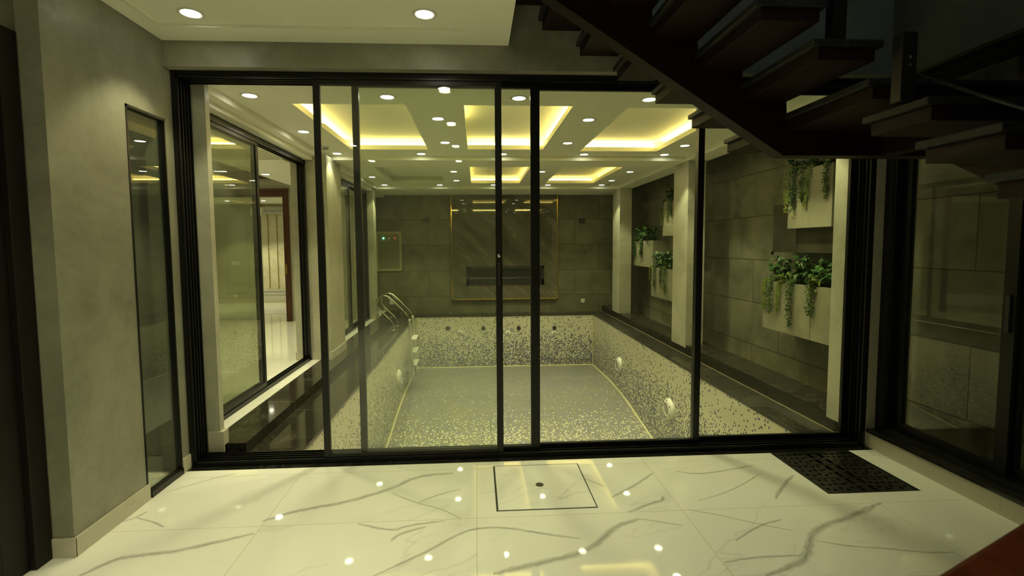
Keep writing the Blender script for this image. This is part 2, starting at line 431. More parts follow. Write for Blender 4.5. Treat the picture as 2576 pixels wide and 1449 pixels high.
# floors -----------------------------------------------------------
MH = (.104, .706, 2.717, 3.300)       # service hatch
GR = (2.163, 2.767, 2.775, 3.368)     # iron grating
def floor_with_holes(x0, x1, y0, y1, holes, z0, z1):
    xs = sorted({x0, x1, *[h[0] for h in holes], *[h[1] for h in holes]})
    ys = sorted({y0, y1, *[h[2] for h in holes], *[h[3] for h in holes]})
    bm = bmesh.new()
    for a, b in zip(xs, xs[1:]):
        for c, d in zip(ys, ys[1:]):
            if any(h[0] <= (a+b)/2 <= h[1] and h[2] <= (c+d)/2 <= h[3] for h in holes): continue
            box(bm, a, b, c, d, z0, z1)
    return bm
def add_veins(bm):
    r_ = random.Random(5); bm.loops.layers.uv.new('UVMap'); lay = bm.loops.layers.uv.new('vein')
    for hw, pts in VEINS:
        P = [Vector((a, b, 0)) for a, b in pts]
        for _ in range(2):
            q = [P[0]]
            for a, b in zip(P, P[1:]): q += [a.lerp(b, .25), a.lerp(b, .75)]
            P = q + [P[-1]]
        Q = []
        for a, b in zip(P, P[1:]):
            n = max(1, int((b-a).length/.018)); Q += [a.lerp(b, k/n) for k in range(n)]
        Q.append(P[-1]); rows = []; N = len(Q)-1
        for k, p in enumerate(Q):
            d = (Q[min(k+1, N)]-Q[max(k-1, 0)]).normalized(); s_ = Vector((-d.y, d.x, 0))
            p = p + s_*r_.uniform(-.35, .35)*hw*.6
            tp = min(1, (k+.5)/(.12*N+1), (N-k+.5)/(.12*N+1)); w_ = hw*1.5*(.35+.65*tp)
            rows.append([bm.verts.new((p.x+s_.x*w_*t_*r_.uniform(.8, 1.2), p.y+s_.y*w_*t_*r_.uniform(.8, 1.2), .0003)) for t_ in (-1, 0, 1)])
        for k, (a, b) in enumerate(zip(rows, rows[1:])):
            for i_ in (0, 1):
                f = bm.faces.new((a[i_], a[i_+1], b[i_+1], b[i_])); f.material_index = 1
                for lp, (u_, v_) in zip(f.loops, ((k, i_-1), (k, i_), (k+1, i_), (k+1, i_-1))): lp[lay].uv = (u_*.018, v_)
    return bm
def veinmat():
    t = NT('grey vein in the marble'); um = t.n('UVMap', uv_map='vein'); sx = t.sep(um.outputs[0])
    edge = t.math('SUBTRACT', 1.0, t.math('ABSOLUTE', sx[1]), clamp=True)
    st_ = t.noise(t.comb(t.math('MULTIPLY', sx[0], 6.0), t.math('MULTIPLY', sx[1], 3.0)), 2.0, 4, .6)
    f = t.math('MULTIPLY', t.math('POWER', edge, .7), t.ramp(st_, [(.32, .12), (.66, .58)]))
    t.bsdf(t.mix(st_, (.20, .21, .19), (.33, .31, .22)), .04); b = t.out.inputs[0].links[0].from_socket
    tr = t.n('BsdfTransparent'); mx = t.n('MixShader'); t.link(f, mx.inputs[0]); t.link(tr.outputs[0], mx.inputs[1]); t.link(b, mx.inputs[2]); t.link(mx.outputs[0], t.out.inputs[0])
    return t.m
fl_ = floor_with_holes(-2.16, 3.0, -4.2, 3.335, [MH, GR], -.12, 0); add_veins(fl_)
struct('floor', fl_, [M['floor'], veinmat()])
struct('trim_1', B((-2.03, 2.97, 3.335, 3.62, -.12, -.001)), M['threshold'])          # black stone threshold
struct('floor', B((-4.2, -2.161, -1.0, 3.39, -.12, 0)), M['floor_side'])
struct('floor', B((-9.0, -2.025, 3.665, 13.2, -.03, .088)), M['floor_side'])
struct('floor', B((2.93, 3.17, -1.0, 3.40, -.12, -.005)), M['sand'])
# left deck: lower step (coping level), riser, upper step
struct('trim_2', B((-2.35, -1.735, 3.63, YB, -.2, .085)), M['coping'])
# right ledge
struct('trim_3', B((2.93, 3.30, 3.63, YB, -.2, .135)), M['ledge'])
struct('trim_4', B((2.921, 2.93, 3.63, YB, 0.001, .132)), M['riser'])
struct('floor', B((3.302, 3.7, -1.0, YB+.2, -.3, .02)), M['sand'])

# walls ------------------------------------------------------------
# left wall with a tall fixed pane
wl = B((-2.16, XL, 2.45, 2.985, 0, ZC), (-2.16, XL, 3.34, 3.62, 0, ZC), (-2.16, XL, 2.985, 3.34, 2.39, ZC))
struct('wall_left', wl, M['plaster'])
struct('wall_left', B((-2.30, -2.14, -4.2, 2.449, 2.56, ZC), (-2.30, -2.14, -4.2, .9, 0, 2.56)), M['plaster_dark'])
struct('wall_left', B((-4.2, -2.16, 3.40, 3.60, 0, ZC)), M['plaster'])         # wall seen through the fixed pane
struct('wall_left', B((-4.3, -4.2, -1.0, 3.6, 0, ZC)), M['plaster'])
struct('baseboard_left', B((-4.2, -2.16, 3.385, 3.40, 0, .10)), M['marble_plain'])
# beam / wall over the doors, with the stair above
struct('wall_back', B((-2.16, 3.2, YF, 3.62, 2.735, 5.4)), M['plaster'])
struct('wall_right', B((2.945, 3.018, 3.43, 3.66, 0, 2.735)), M['plaster_soft'])
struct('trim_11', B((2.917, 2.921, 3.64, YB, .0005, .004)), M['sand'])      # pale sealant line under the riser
struct('wall_right', B((XR, 3.2, -4.2, YF, 2.70, 5.4), (XR, 3.2, -4.2, .6, 0, 2.70)), M['plaster_dark'])
struct('wall_right', B((3.10, 3.2, 3.36, 3.62, 0, 2.735)), M['plaster_dark'])
struct('wall_rear', B((-2.3, 3.2, -4.35, -4.2, 0, 5.4)), M['plaster'])
# pool room walls
struct('wall_back', B((-2.36, 3.7, YB, YB+.15, -.3, 3.2)), M['back_wall'])
struct('wall_right', B((3.55, 3.7, -1.0, YB, -.3, 3.2)), M['garden_wall'])
struct('wall_right', B((3.17, 3.7, -1.1, -1.0, 0, 3.2)), M['plaster_dark'])
# pillars on the left, between the sliding windows
PXL = -1.88
struct('pillar', B((-2.16, -1.905, 3.605, 3.66, 0.0, ZB+.02), (-2.36, -2.16, 3.63, 4.05, .088, ZB+.02)), M['plaster_soft'])
struct('pillar', B((-2.325, PXL, 6.30, 6.95, .088, ZB+.02)), M['plaster_soft'])
struct('pillar', B((-2.36, -2.02, 9.75, 9.98, .088, ZB+.02)), M['plaster_soft'])
struct('wall_left', B((-2.37, -2.27, 9.98, YB, .088, ZB+.02)), M['plaster_soft'])
# pillars on the right ledge
for y0, y1 in ((3.665, 3.80), (6.53, 7.01), (9.68, 10.17)):
    struct('pillar', B((2.915, 3.16, y0, y1, .10 if y0 < 9 else .137, ZB+.02)), M['plaster_soft'])
# wall over the left windows
struct('wall_left', B((-2.36, -2.05, 3.66, YB, 2.64, 2.98)), M['paint'])
# skirtings
def skirt(*b): return struct('baseboard_left', B(*b), M['marble_plain'], bevel=.002)
skirt((XL, -2.018, 2.44, 3.0, 0, .10)); skirt((-2.15, -2.018, 2.438, 2.449, 0, .10)); skirt((XL, -2.018, 3.34, 3.43, 0, .10))
skirt((-1.99, -1.875, 3.592, 3.604, .036, .19), (-1.904, -1.875, 3.604, 3.662, .086, .19))
skirt((-2.335, -2.232, 6.284, 6.30, .088, .19)); skirt((-2.12, -1.865, 6.284, 6.30, .086, .19), (-1.88, -1.865, 6.30, 6.96, .086, .19))
skirt((-2.12, -2.005, 9.735, 9.75, .086, .19), (-2.02, -2.005, 9.75, 9.99, .086, .19))
skirt((-2.27, -2.255, 9.99, YB, .086, .19))
# right kerb with a black stone sill
kb = B((XR, 2.975, .5, 3.43, 0, .115))
struct('baseboard_right', kb, marble('kerb marble', tile=(.8, 5, 2.49, -1), base=(.5, .48, .38), rough=.12))
struct('trim_5', B((2.945, 3.17, .5, 3.43, .115, .142)), M['threshold'], bevel=.006)

# ceilings ---------------------------------------------------------
cf = B((-2.16, -1.93, -4.2, YF, ZC, 3.1), (-.065, .235, -4.2, YF, ZC, 3.1), (-1.93, -.065, 3.16, YF, ZC, 3.1), (-1.93, -.065, -4.2, 3.16, ZC+.02, 3.1))
struct('ceiling', cf, M['paint'])
struct('ceiling', B((-4.2, -2.161, -1.0, 3.6, ZC-.2, ZC)), M['paint'])
struct('ceiling', B((.1, 3.2, -4.2, 3.62, 5.3, 5.4)), M['paint'])
struct('wall_left', B((.12, .234, -4.2, YF, 3.1, 5.3)), M['plaster_dark'])     # upstairs wall beside the stairwell
COVES = {  # name: x0,x1,y0,y1, lit sides
 'L1': (-1.53, -.585, 4.24, 6.17, 'x0 y1 y0'), 'M1': (-.09, .855, 4.24, 6.14, 'x0 x1 y1 y0'), 'R1': (1.35, 2.35, 4.27, 6.23, 'x1 y1 y0'),
 'L2': (-1.55, -.58, 7.53, 9.40, ''), 'M2': (-.08, .855, 7.50, 9.44, 'x0 x1 y1 y0'), 'R2': (1.36, 2.30, 7.50, 9.44, 'x1 y1 y0')}
holes = [c[:4] for c in COVES.values()]
def slab(bm, x0, x1, y0, y1, hs, z0, z1):
    xs = sorted({x0, x1, *[h[0] for h in hs], *[h[1] for h in hs]}); ys = sorted({y0, y1, *[h[2] for h in hs], *[h[3] for h in hs]})
    for a, b in zip(xs, xs[1:]):
        for c, d in zip(ys, ys[1:]):
            if any(h[0] <= (a+b)/2 <= h[1] and h[2] <= (c+d)/2 <= h[3] for h in hs): continue
            box(bm, a, b, c, d, z0, z1)
bm = bmesh.new()
slab(bm, -1.99, 2.93, 3.62, 6.60, [h for h in holes if h[2] < 6.5], ZM, ZM+.055)
slab(bm, -1.99, 2.93, 7.05, 9.85, [h for h in holes if h[2] > 6.5], ZM, ZM+.055)
for h in holes:                                  # cavity over each coffer
    x0, x1, y0, y1 = h; o_ = .11; zt = ZM+.135
    box(bm, x0-o_, x1+o_, y0-o_, y1+o_, zt, zt+.02)
    box(bm, x0-o_-.02, x0-o_, y0-o_, y1+o_, ZM+.05, zt); box(bm, x1+o_, x1+o_+.02, y0-o_, y1+o_, ZM+.05, zt)
    box(bm, x0-o_, x1+o_, y0-o_-.02, y0-o_, ZM+.05, zt); box(bm, x0-o_, x1+o_, y1+o_, y1+o_+.02, ZM+.05, zt)
struct('ceiling', bm, M['paint'])
# dropped border: left strip, cross beam, far beam, right beam
struct('ceiling', B((-2.36, -1.96, 3.62, YB, ZB, ZB+.3), (-1.96, 2.90, 6.58, 7.05, ZB, ZB+.2), (-1.96, 2.90, 9.85, YB, ZB, ZB+.2),
                    (2.90, 3.20, 3.62, YB, ZB, ZB+.45)), M['paint'])
struct('ceiling', B((3.20, 3.7, -1.1, YB, 3.1, 3.2)), M['plaster_dark'])
struct('ceiling', B((-2.4, 3.3, 3.63, YB, 3.0, 3.05)), M['paint'])

# ================================================================== POOL
pool = thing('swimming_pool', 'empty sunken pool lined with speckled cream and blue mosaic', 'swimming pool', (0, 0, 0))
def quad_obj(name, pts, mat, parent, thick=None):
    bm = bmesh.new(); bm.faces.new([bm.verts.new(p) for p in pts]); return obj(name, bm, mat, parent)
ZD = -1.62
FP = [(PY0, -1.80), (6.98, -1.385), (7.37, -1.335), (7.96, -1.245), (8.645, -1.175), (9.455, -1.15), (PY1, -1.19)]
obj('side_wall', B((PX0-.12, PX0, PY0, PY1, ZD-.4, -.035)), M['mosaic_wall'], pool)
obj('side_wall', B((PX1, PX1+.12, PY0, PY1, ZD-.4, -.035)), M['mosaic_wall'], pool)
obj('end_wall', B((PX0-.12, PX1+.12, PY1, PY1+.12, ZD-.4, -.035)), M['mosaic_wall'], pool)
obj('end_wall', B((PX0-.12, PX1+.12, PY0-.02, PY0+.10, ZD-.4, -.035)), M['mosaic_wall'], pool)
bm = bmesh.new()
prism(bm, FP + [(PY1, -2.1), (PY0, -2.1)], PX0, PX1, 'x')
obj('pool_floor', bm, M['mosaic_floor'], pool)
# coping stones round the rim
obj('coping', B((-1.735, PX0+.012, PY0, YB, -.035, 0)), M['coping'], pool, bevel=.004)
obj('coping', B((PX1-.012, 2.93, PY0, YB, -.035, 0)), M['ledge'], pool, bevel=.004)
obj('coping', B((PX0+.012, PX1-.012, PY1-.012, YB, -.035, 0)), M['ledge'], pool, bevel=.004)
# pale trim where the walls meet the floor and in the far corners
bm = bmesh.new(); rr = .016
for xx in (PX0+.008, PX1-.008): tube(bm, [(xx, a_, b_+.006) for a_, b_ in FP], rr, 8, 1)
tube(bm, [(PX0, PY1-.008, -1.182), (PX1, PY1-.008, -1.182)], rr, 8, 0)
obj('floor_bead', bm, M['bead'], pool)
for xx in (PX0+.006, PX1-.006):
    bm = bmesh.new(); tube(bm, [(xx, PY1-.006, -1.19), (xx, PY1-.006, -.04)], .008, 8, 0); obj('corner_bead', bm, M['bead'], pool)

# round underwater lights
def pool_lamp(x, y, z, sx, label):
    t = thing('pool_light', label, 'pool light', (x, y, z), group='round underwater lights')
    bm = bmesh.new(); lathe(bm, (0, 0, 0), [(.142, 0), (.142, sx*.02), (.128, sx*.045), (.095, sx*.062), (.085, sx*.062), (.083, sx*.05)], 'x', 40)
    obj('ring', bm, M['white_plastic'], t, smooth=True)
    bm = bmesh.new(); lathe(bm, (sx*.048, 0, 0), [(.084, 0), (.07, sx*.008), (.035, sx*.013), (0, sx*.015)], 'x', 32)
    o = obj('lens', bm, M['grey_plastic'], t, smooth=True)
    for k in range(6):
        a = math.pi*2*(k+.5)/6
        bm = bmesh.new(); cyl(bm, (sx*.045, .118*math.cos(a), .118*math.sin(a)), .009, sx*.010, 'x', 10)
        obj('screw_recess', bm, M['black_satin'], t)
pool_lamp(PX1, 8.677, -.675, -1, 'round white pool light on the right mosaic wall, farther of two')
pool_lamp(PX1, 6.355, -.705, -1, 'round white pool light on the right mosaic wall, nearest the glass doors')
pool_lamp(PX0, 8.17, -.69, 1, 'round white pool light on the left mosaic wall before the ladder')
# pipe ends and white inlets on the far pool wall
for k, (x, z) in enumerate(((-.649, -.29), (.149, -.303), (.945, -.316), (1.757, -.321))):
    t = thing('pipe_end', 'rusty round pipe end in far pool wall, ' + ('leftmost', 'second from left', 'third from left', 'rightmost')[k], 'pipe', (x, PY1, z), group='pipe ends in the far pool wall')
    bm = bmesh.new(); lathe(bm, (0, 0, 0), [(.046, 0), (.046, -.010), (.034, -.012), (.032, -.004)], 'y', 24); obj('flange', bm, M['rust'], t, smooth=True)
    bm = bmesh.new(); cyl(bm, (0, -.006, 0), .030, .004, 'y', 20); obj('bore', bm, M['pit'], t)
for k, (x, z) in enumerate(((-.367, -.395), (.702, -.428), (1.748, -.447))):
    t = thing('inlet_fitting', 'round cream inlet fitting on far pool wall, ' + ('left one', 'middle one', 'right one under a pipe end')[k], 'inlet', (x, PY1, z), group='cream inlets in the far pool wall')
    bm = bmesh.new(); lathe(bm, (0, 0, 0), [(.060, 0), (.060, -.006), (.045, -.014), (.016, -.018)], 'y', 28); obj('cover', bm, M['white_plastic'], t, smooth=True)
    bm = bmesh.new(); cyl(bm, (0, -.021, 0), .015, .006, 'y', 16); obj('eyeball', bm, M['rust'], t)

# ladder -----------------------------------------------------------
lad = thing('pool_ladder', 'stainless steel pool ladder with hooped handrails at far left corner', 'ladder', (-1.35, 9.18, 0))
def L(pts, y): return [(x+1.35, y-9.18, z) for x, z in pts]
near = [(-1.548, 0), (-1.546, .10), (-1.60, .19), (-1.758, .337), (-1.832, .45), (-1.832, .56), (-1.752, .625), (-1.65, .632), (-1.56, .565), (-1.30, .285), (-1.245, .19), (-1.235, -.05), (-1.20, -.70), (-1.20, -1.0)]
far_ = [(x, z) for x, z in near]
for y in (8.95, 9.40):
    bm = bmesh.new(); tube(bm, L(near, y), .020, 14, 2); r_ = obj('handrail', bm, M['steel'], lad, smooth=True)
    bm = bmesh.new(); tube(bm, L([(-1.246, .20), (-1.236, -.05), (-1.202, -.70)], y), .0235, 14, 1); obj('film_wrap', bm, M['steel_dirty'], r_, smooth=True)
    bm = bmesh.new(); lathe(bm, (-1.548+1.35, y-9.18, 0), [(.056, .001), (.056, .006), (.024, .013), (.021, .013)], 'z', 24); obj('deck_flange', bm, M['steel'], r_, smooth=True)
for z in (-.19, -.43, -.67):
    bm = B((-1.235+1.35, -1.13+1.35, -.225, .225, z-.012, z+.012)); obj('step', bm, M['white_plastic'], lad, bevel=.004)

# ================================================================== GLASS DOORS
# outer frame with four tracks
fr = thing('door_1', None, None, (0, 0, 0)); fr['kind'] = 'structure'
bx = [(-2.03, -2.004, 3.43, 3.60, 0, 2.735), (2.92, 2.945, 3.43, 3.60, 0, 2.735), (-2.004, 2.92, 3.43, 3.60, 2.712, 2.735), (-2.004, 2.92, 3.43, 3.60, 0, .012)]
TR = (3.44, 3.478, 3.512, 3.545, 3.582)
for y in TR:
    bx += [(-2.004, -1.990, y-.004, y+.004, 0, 2.735), (2.908, 2.92, y-.004, y+.004, 0, 2.735),
           (-2.004, 2.92, y-.004, y+.004, 2.690, 2.712), (-2.004, 2.92, y-.004, y+.004, .012, .034)]
obj('outer_frame', B(*bx), M['black_metal'], fr)
def panel(n, x0, x1, y, zt=2.705, handle=None, lst=.047, rst=.047, gm='glass_door'):
    t = thing('door_%d' % n, None, None, ((x0+x1)/2, y, 0)); t['kind'] = 'structure'
    cx = (x0+x1)/2; a, b = x0-cx, x1-cx; d = .014
    obj('stile', B((a, a+lst, -d, d, .014, zt)), M['black_metal'], t, bevel=.002)
    obj('stile', B((b-rst, b, -d, d, .014, zt)), M['black_metal'], t, bevel=.002)
    obj('top_rail', B((a+lst, b-rst, -d, d, 2.657, zt)), M['black_metal'], t, bevel=.002)
    obj('bottom_rail', B((a+lst, b-rst, -d, d, .014, .062)), M['black_metal'], t, bevel=.002)
    obj('glass_pane', B((a+lst-.004, b-rst+.004, -.003, .003, .058, 2.661)), M[gm], t)
    if handle is not None:
        h = handle-cx
        g = obj('pull_handle', B((h-.008, h+.008, -d-.012, -d, 1.26, 1.43)), M['black_satin'], t, bevel=.003)
        bm = bmesh.new(); lathe(bm, (h, -d, 1.475), [(.013, 0), (.013, -.010), (.009, -.016), (0, -.016)], 'y', 16); obj('lock', bm, M['steel'], g, smooth=True)
panel(2, -1.105, .189, 3.46, handle=.165)
panel(3, -.852, .463, 3.497, rst=.066)
panel(4, .400, 1.690, 3.53)
panel(5, 1.648, 2.893, 3.565, gm='glass_door')

# ------------------------------------------------------------------ left windows of the pool room
def side_window(n, y0, y1, ym, xf=-2.14, zt=2.63, pane_second=False):
    t = thing('window_%d' % n, None, None, (xf, (y0+y1)/2, .088)); t['kind'] = 'structure'
    cyy = (y0+y1)/2; a, b = y0-cyy, y1-cyy; H = zt-.088
    q = [(-.09, 0, a, a+.03, 0, H), (-.09, 0, b-.03, b, 0, H), (-.09, 0, a, b, H-.03, H), (-.09, 0, a, b, 0, .02)]
    for x in (-.004, -.045, -.086):
        q += [(x-.004, x+.004, b-.05, b-.03, 0, H), (x-.004, x+.004, a, b, H-.05, H-.03), (x-.004, x+.004, a, b, .02, .038)]
    obj('window_frame', B(*q), M['black_metal'], t)
    def sash(s0, s1, x):
        f = obj('sash', B((x-.012, x+.012, s0, s0+.05, .03, H-.04), (x-.012, x+.012, s1-.05, s1, .03, H-.04), (x-.012, x+.012, s0+.05, s1-.05, H-.085, H-.04), (x-.012, x+.012, s0+.05, s1-.05, .03, .09)), M['black_metal'], t)
        obj('glass_pane', B((x-.003, x+.003, s0+.048, s1-.048, .088, H-.083)), M['glass_side'], f)
    sash(a+.02, ym-cyy, -.022)
    if not pane_second: sash(a+.06, ym-cyy+.03, -.066)
    if pane_second: sash(ym-cyy-.02, b-.02, -.066)
side_window(1, 4.05, 6.30, 4.99)
side_window(2, 6.95, 9.75, 8.46, pane_second=True)
# right window of the front room
t = thing('window_3', None, None, (3.1, 2.0, .142)); t['kind'] = 'structure'
H = 2.70-.142
q = [(-.08, .07, 1.36+.0, 1.43, 0, H), (-.08, .07, -1.4, 1.43, H-.04, H), (-.08, .07, -1.4, 1.43, 0, .02), (-.08, .07, -1.4, -1.36, 0, H)]
for x in (-.07, -.03, .01, .05): q += [(x-.003, x+.003, 1.345, 1.36, 0, H), (x-.003, x+.003, -1.4, 1.4, .02, .04)]
obj('window_frame', B(*q), M['black_metal'], t)
def sash3(s0, s1, x, zb=.03, hw=.06):
    f = obj('sash', B((x-.014, x+.014, s0, s0+hw, zb, H-.04), (x-.014, x+.014, s1-hw, s1, zb, H-.04), (x-.014, x+.014, s0+hw, s1-hw, H-.10, H-.04), (x-.014, x+.014, s0+hw, s1-hw, zb, zb+.06)), M['black_metal'], t)
    obj('glass_pane', B((x-.003, x+.003, s0+hw-.002, s1-hw+.002, zb+.058, H-.098)), M['glass'], f); return f
s = sash3(.58, 1.355, .0, hw=.07)
obj('pull_handle', B((-.03, -.014, .60, .625, .88, 1.10)), M['black_satin'], s, bevel=.003)
sash3(-.3, .62, .038)
# fixed pane in the left wall
t = thing('window_4', None, None, (XL, 3.16, 0)); t['kind'] = 'structure'
obj('window_frame', B((-.035, .004, -.175, -.163, .10, 2.39), (-.035, .004, .170, .18, .02, 2.39), (-.035, .004, -.175, .18, 2.374, 2.39), (-.035, .012, -.145, .18, 0, .038)), M['black_metal'], t)
obj('glass_pane', B((-.026, -.020, -.163, .168, .038, 2.372)), M['glass_niche'], t)

# brown door in the left wall, nearest the camera
d = thing('door_6', None, None, (-2.14, 1.7, 0)); d['kind'] = 'structure'
obj('door_frame', B((-.10, .010, .65, .745, 0, 2.56), (-.10, .010, -.8, -.70, 0, 2.56), (-.10, .010, -.70, .65, 2.46, 2.56)), M['wood_door'], d, bevel=.004)
dl = obj('door_leaf', B((-.07, -.03, -.70, .65, .005, 2.46), (-.03, -.02, .52, .65, .005, 2.46), (-.03, -.02, -.70, -.57, .005, 2.46), (-.03, -.02, -.57, .52, 2.34, 2.46), (-.03, -.02, -.57, .52, 0.005, .2)), M['wood_door'], d, bevel=.003)

# ================================================================== DOWNLIGHTS
def spot(parent, power, size=SPOT, blend=.38, rad=.035):
    ld = bpy.data.lights.new('downlight_beam', 'SPOT'); ld.energy = power; ld.color = LAMP
    ld.spot_size = size; ld.spot_blend = blend; ld.shadow_soft_size = rad
    lo = bpy.data.objects.new('downlight_beam', ld); COL.objects.link(lo); lo.parent = parent; lo.location = (0, 0, -.012)
    return lo
def ring_mesh():
    bm = bmesh.new(); lathe(bm, (0, 0, 0), [(.072, 0), (.072, -.003), (.062, -.007), (.052, -.004), (.050, .0)], 'z', 36)
    me_o = obj('trim_ring', bm, M['white_plastic'], None, smooth=True); return me_o
_r = ring_mesh(); RING = _r.data; bpy.data.objects.remove(_r)
bm = bmesh.new(); lathe(bm, (0, 0, 0), [(.051, -.001), (.051, -.003), (0, -.004)], 'z', 36); bm.faces.ensure_lookup_table()
_r = obj('lens', bm, M['lens']); LENS = _r.data; bpy.data.objects.remove(_r)
def downlight(x, y, z, label, group, power):
    t = thing('downlight', label, 'ceiling light', (x, y, z), group=group)
    for n_, me in (('trim_ring', RING), ('lens', LENS)):
        o = bpy.data.objects.new(n_, me); COL.objects.link(o); o.parent = t
    spot(t, power)
ordn = ('leftmost', 'second from left', 'middle', 'second from right', 'rightmost')
for ry, rl in ((4.02, 'row just behind the glass doors'), (6.44, 'row before the cross beam'), (9.69, 'row nearest the far wall')):
    for k, rx in enumerate((-1.778, -.70, .365, 1.451, 2.54)):
        zz = ZM
        downlight(rx, ry, zz, 'recessed downlight over the pool, %s in the %s' % (ordn[k], rl), 'pool ceiling downlights', P_POOL*(.35 if k == 0 and ry == 6.44 else 1))
for rx, cl in ((-1.785, 'beside the left windows'), (-.345, 'between left and middle coffers'), (1.095, 'between middle and right coffers'), (2.56, 'beside the right pillars')):
    for k, ry in enumerate((4.68, 5.74, 7.96, 9.06)):
        if rx < -1.7:
            if k in (0, 2): continue
            ry = {1: 5.24, 3: 8.587}[k]
        if rx > 2.5: ry = {0: 4.75, 1: 5.851, 2: 7.956, 3: 9.034}[k]
        downlight(rx, ry, ZM, 'recessed downlight %s, %s of %s bay' % (cl, 'near end' if k % 2 == 0 else 'far end', 'near' if k < 2 else 'far'), 'pool ceiling downlights', P_POOL)
for k, (rx, ry) in enumerate(((-1.652, 3.02), (-.289, 2.977))):
    downlight(rx, ry, ZC+.02, 'round downlight in the front room ceiling, ' + ('left one near the wall corner', 'right one near the stair opening')[k], 'front room downlights', P_FRONT)
for k, ry in enumerate((2.58, 1.39, .163, -1.02)):
    downlight(-.262, ry, ZC+.02, 'front room downlight above and behind the camera, right column, number %s from the doors' % ('one', 'two', 'three', 'four')[k], 'front room downlights', P_FRONT*(.3, .7, 1.9, 2.2)[k])
for k, ry in enumerate((1.39, .14, -1.02)):
    downlight(-1.655, ry, ZC+.02, 'front room downlight above and behind the camera, left column, number %s from the doors' % ('one', 'two', 'three')[k], 'front room downlights', P_FRONT*(.7, 3.4, 4.2)[k])
downlight(-2.9, 2.75, ZC-.2, 'unseen downlight added to light the passage behind the fixed left pane', 'added passage downlight', P_FRONT*1.3)  # hidden lamp, added only to brighten the passage behind the glass

# ------------------------------------------------------------------ LED tape in the coffers
cn = {'L1': 'near left', 'M1': 'near middle', 'R1': 'near right', 'M2': 'far middle', 'R2': 'far right'}
sd = {'x0': 'left', 'x1': 'right', 'y0': 'near', 'y1': 'far'}
for key, (x0, x1, y0, y1, lit) in COVES.items():
    for s_ in lit.split():
        o_ = .095; z0, z1 = ZM+.072, ZM+.090
        b = {'x0': (x0-o_, x0-o_+.012, y0, y1, z0, z1), 'x1': (x1+o_-.012, x1+o_, y0, y1, z0, z1),
             'y0': (x0, x1, y0-o_, y0-o_+.012, z0, z1), 'y1': (x0, x1, y1+o_-.012, y1+o_, z0, z1)}[s_]
        if key == 'M1' and s_ == 'x0': b = (b[0], b[1], 4.3, 5.1, b[4], b[5])
        cx_, cy_ = (b[0]+b[1])/2, (b[2]+b[3])/2
        bm = B((b[0]-cx_, b[1]-cx_, b[2]-cy_, b[3]-cy_, 0, b[5]-b[4]))
        o = obj('led_strip', bm, M['led'] if key.endswith('1') else M['led_dim']); o.location = (cx_, cy_, b[4])
        tag(o, 'warm yellow light strip along %s edge of the %s ceiling coffer' % (sd[s_], cn[key]), 'led strip', 'warm strips in the ceiling coffers')

# ================================================================== FAR WALL
fp = thing('feature_panel', 'tall grey marble wall panel edged with thin brass trim', 'wall panel', (.665, YB, 1.5))
gx0, gx1, gz0, gz1 = -.535-.665, 1.850-.665, .335-1.5, 2.69-1.5
n0, n1, m0, m1 = -.225-.665, 1.555-.665, .655-1.5, 1.078-1.5
obj('marble_slab', B((gx0, n0, -.07, 0, gz0, gz1), (n1, gx1, -.07, 0, gz0, gz1), (n0, n1, -.07, 0, m1, gz1), (n0, n1, -.07, 0, gz0, m0)), M['feature'], fp)
obj('brass_trim', B((gx0-.022, gx0, -.078, 0, gz0-.022, gz1), (gx1, gx1+.022, -.078, 0, gz0-.022, gz1), (gx0-.022, gx1+.022, -.078, 0, gz0-.022, gz0)), M['gold'], fp)
fi = thing('fireplace', 'long black electric fireplace set into the marble panel', 'fireplace', (.665, YB-.07, 1.29-.42))
a, b, c, d_ = n0, n1, .655-.87, 1.078-.87
obj('surround', B((a, b, -.012, .06, d_-.06, d_), (a, b, -.012, .06, c, c+.12), (a, a+.06, -.012, .06, c, d_), (b-.06, b, -.012, .06, c, d_)), M['black_satin'], fi)
obj('glass_front', B((a+.06, b-.06, .0, .004, c+.12, d_-.06)), M['glass'], fi)
obj('firebox', B((a+.06, b-.06, .05, .06, c+.12, d_-.06)), M['black_plastic'], fi)
bm = bmesh.new()
for k in range(26):
    x = a+.1+(b-a-.2)*k/25; tube(bm, [(x-.05, .03, c+.13), (x+.05, .035, c+.15+R.uniform(0, .02))], .010, 6, 0)
obj('ember_bed', bm, M['black_satin'], fi)
for k, (x, z) in enumerate(((-1.107, 2.118), (2.435, 2.095))):
    t = thing('speaker', 'small square black speaker high on far wall, ' + ('left', 'right')[k] + ' of the marble panel', 'speaker', (x, YB, z), group='black wall speakers')
    obj('cabinet', B((-.055, .055, -.07, 0, -.055, .055)), M['black_plastic'], t, bevel=.006)
    obj('grille', B((-.048, .048, -.074, -.07, -.048, .048)), M['black_satin'], t)
for k, (x, z) in enumerate(((2.471, .255), (-1.925, .268))):
    t = thing('power_socket', 'square white socket low on far wall, ' + ('right of the marble panel', 'left behind the pool ladder')[k], 'socket', (x, YB, z), group='white sockets on the far wall')
    obj('cover_plate', B((-.043, .043, -.010, 0, -.043, .043)), M['white_plastic'], t, bevel=.003)
    for sx_ in (-.014, .014):
        obj('pin_slot', B((sx_-.003, sx_+.003, -.0115, -.009, -.012, .008)), M['black_plastic'], t)
    obj('pin_slot', B((-.003, .003, -.0115, -.009, .012, .022)), M['black_plastic'], t)
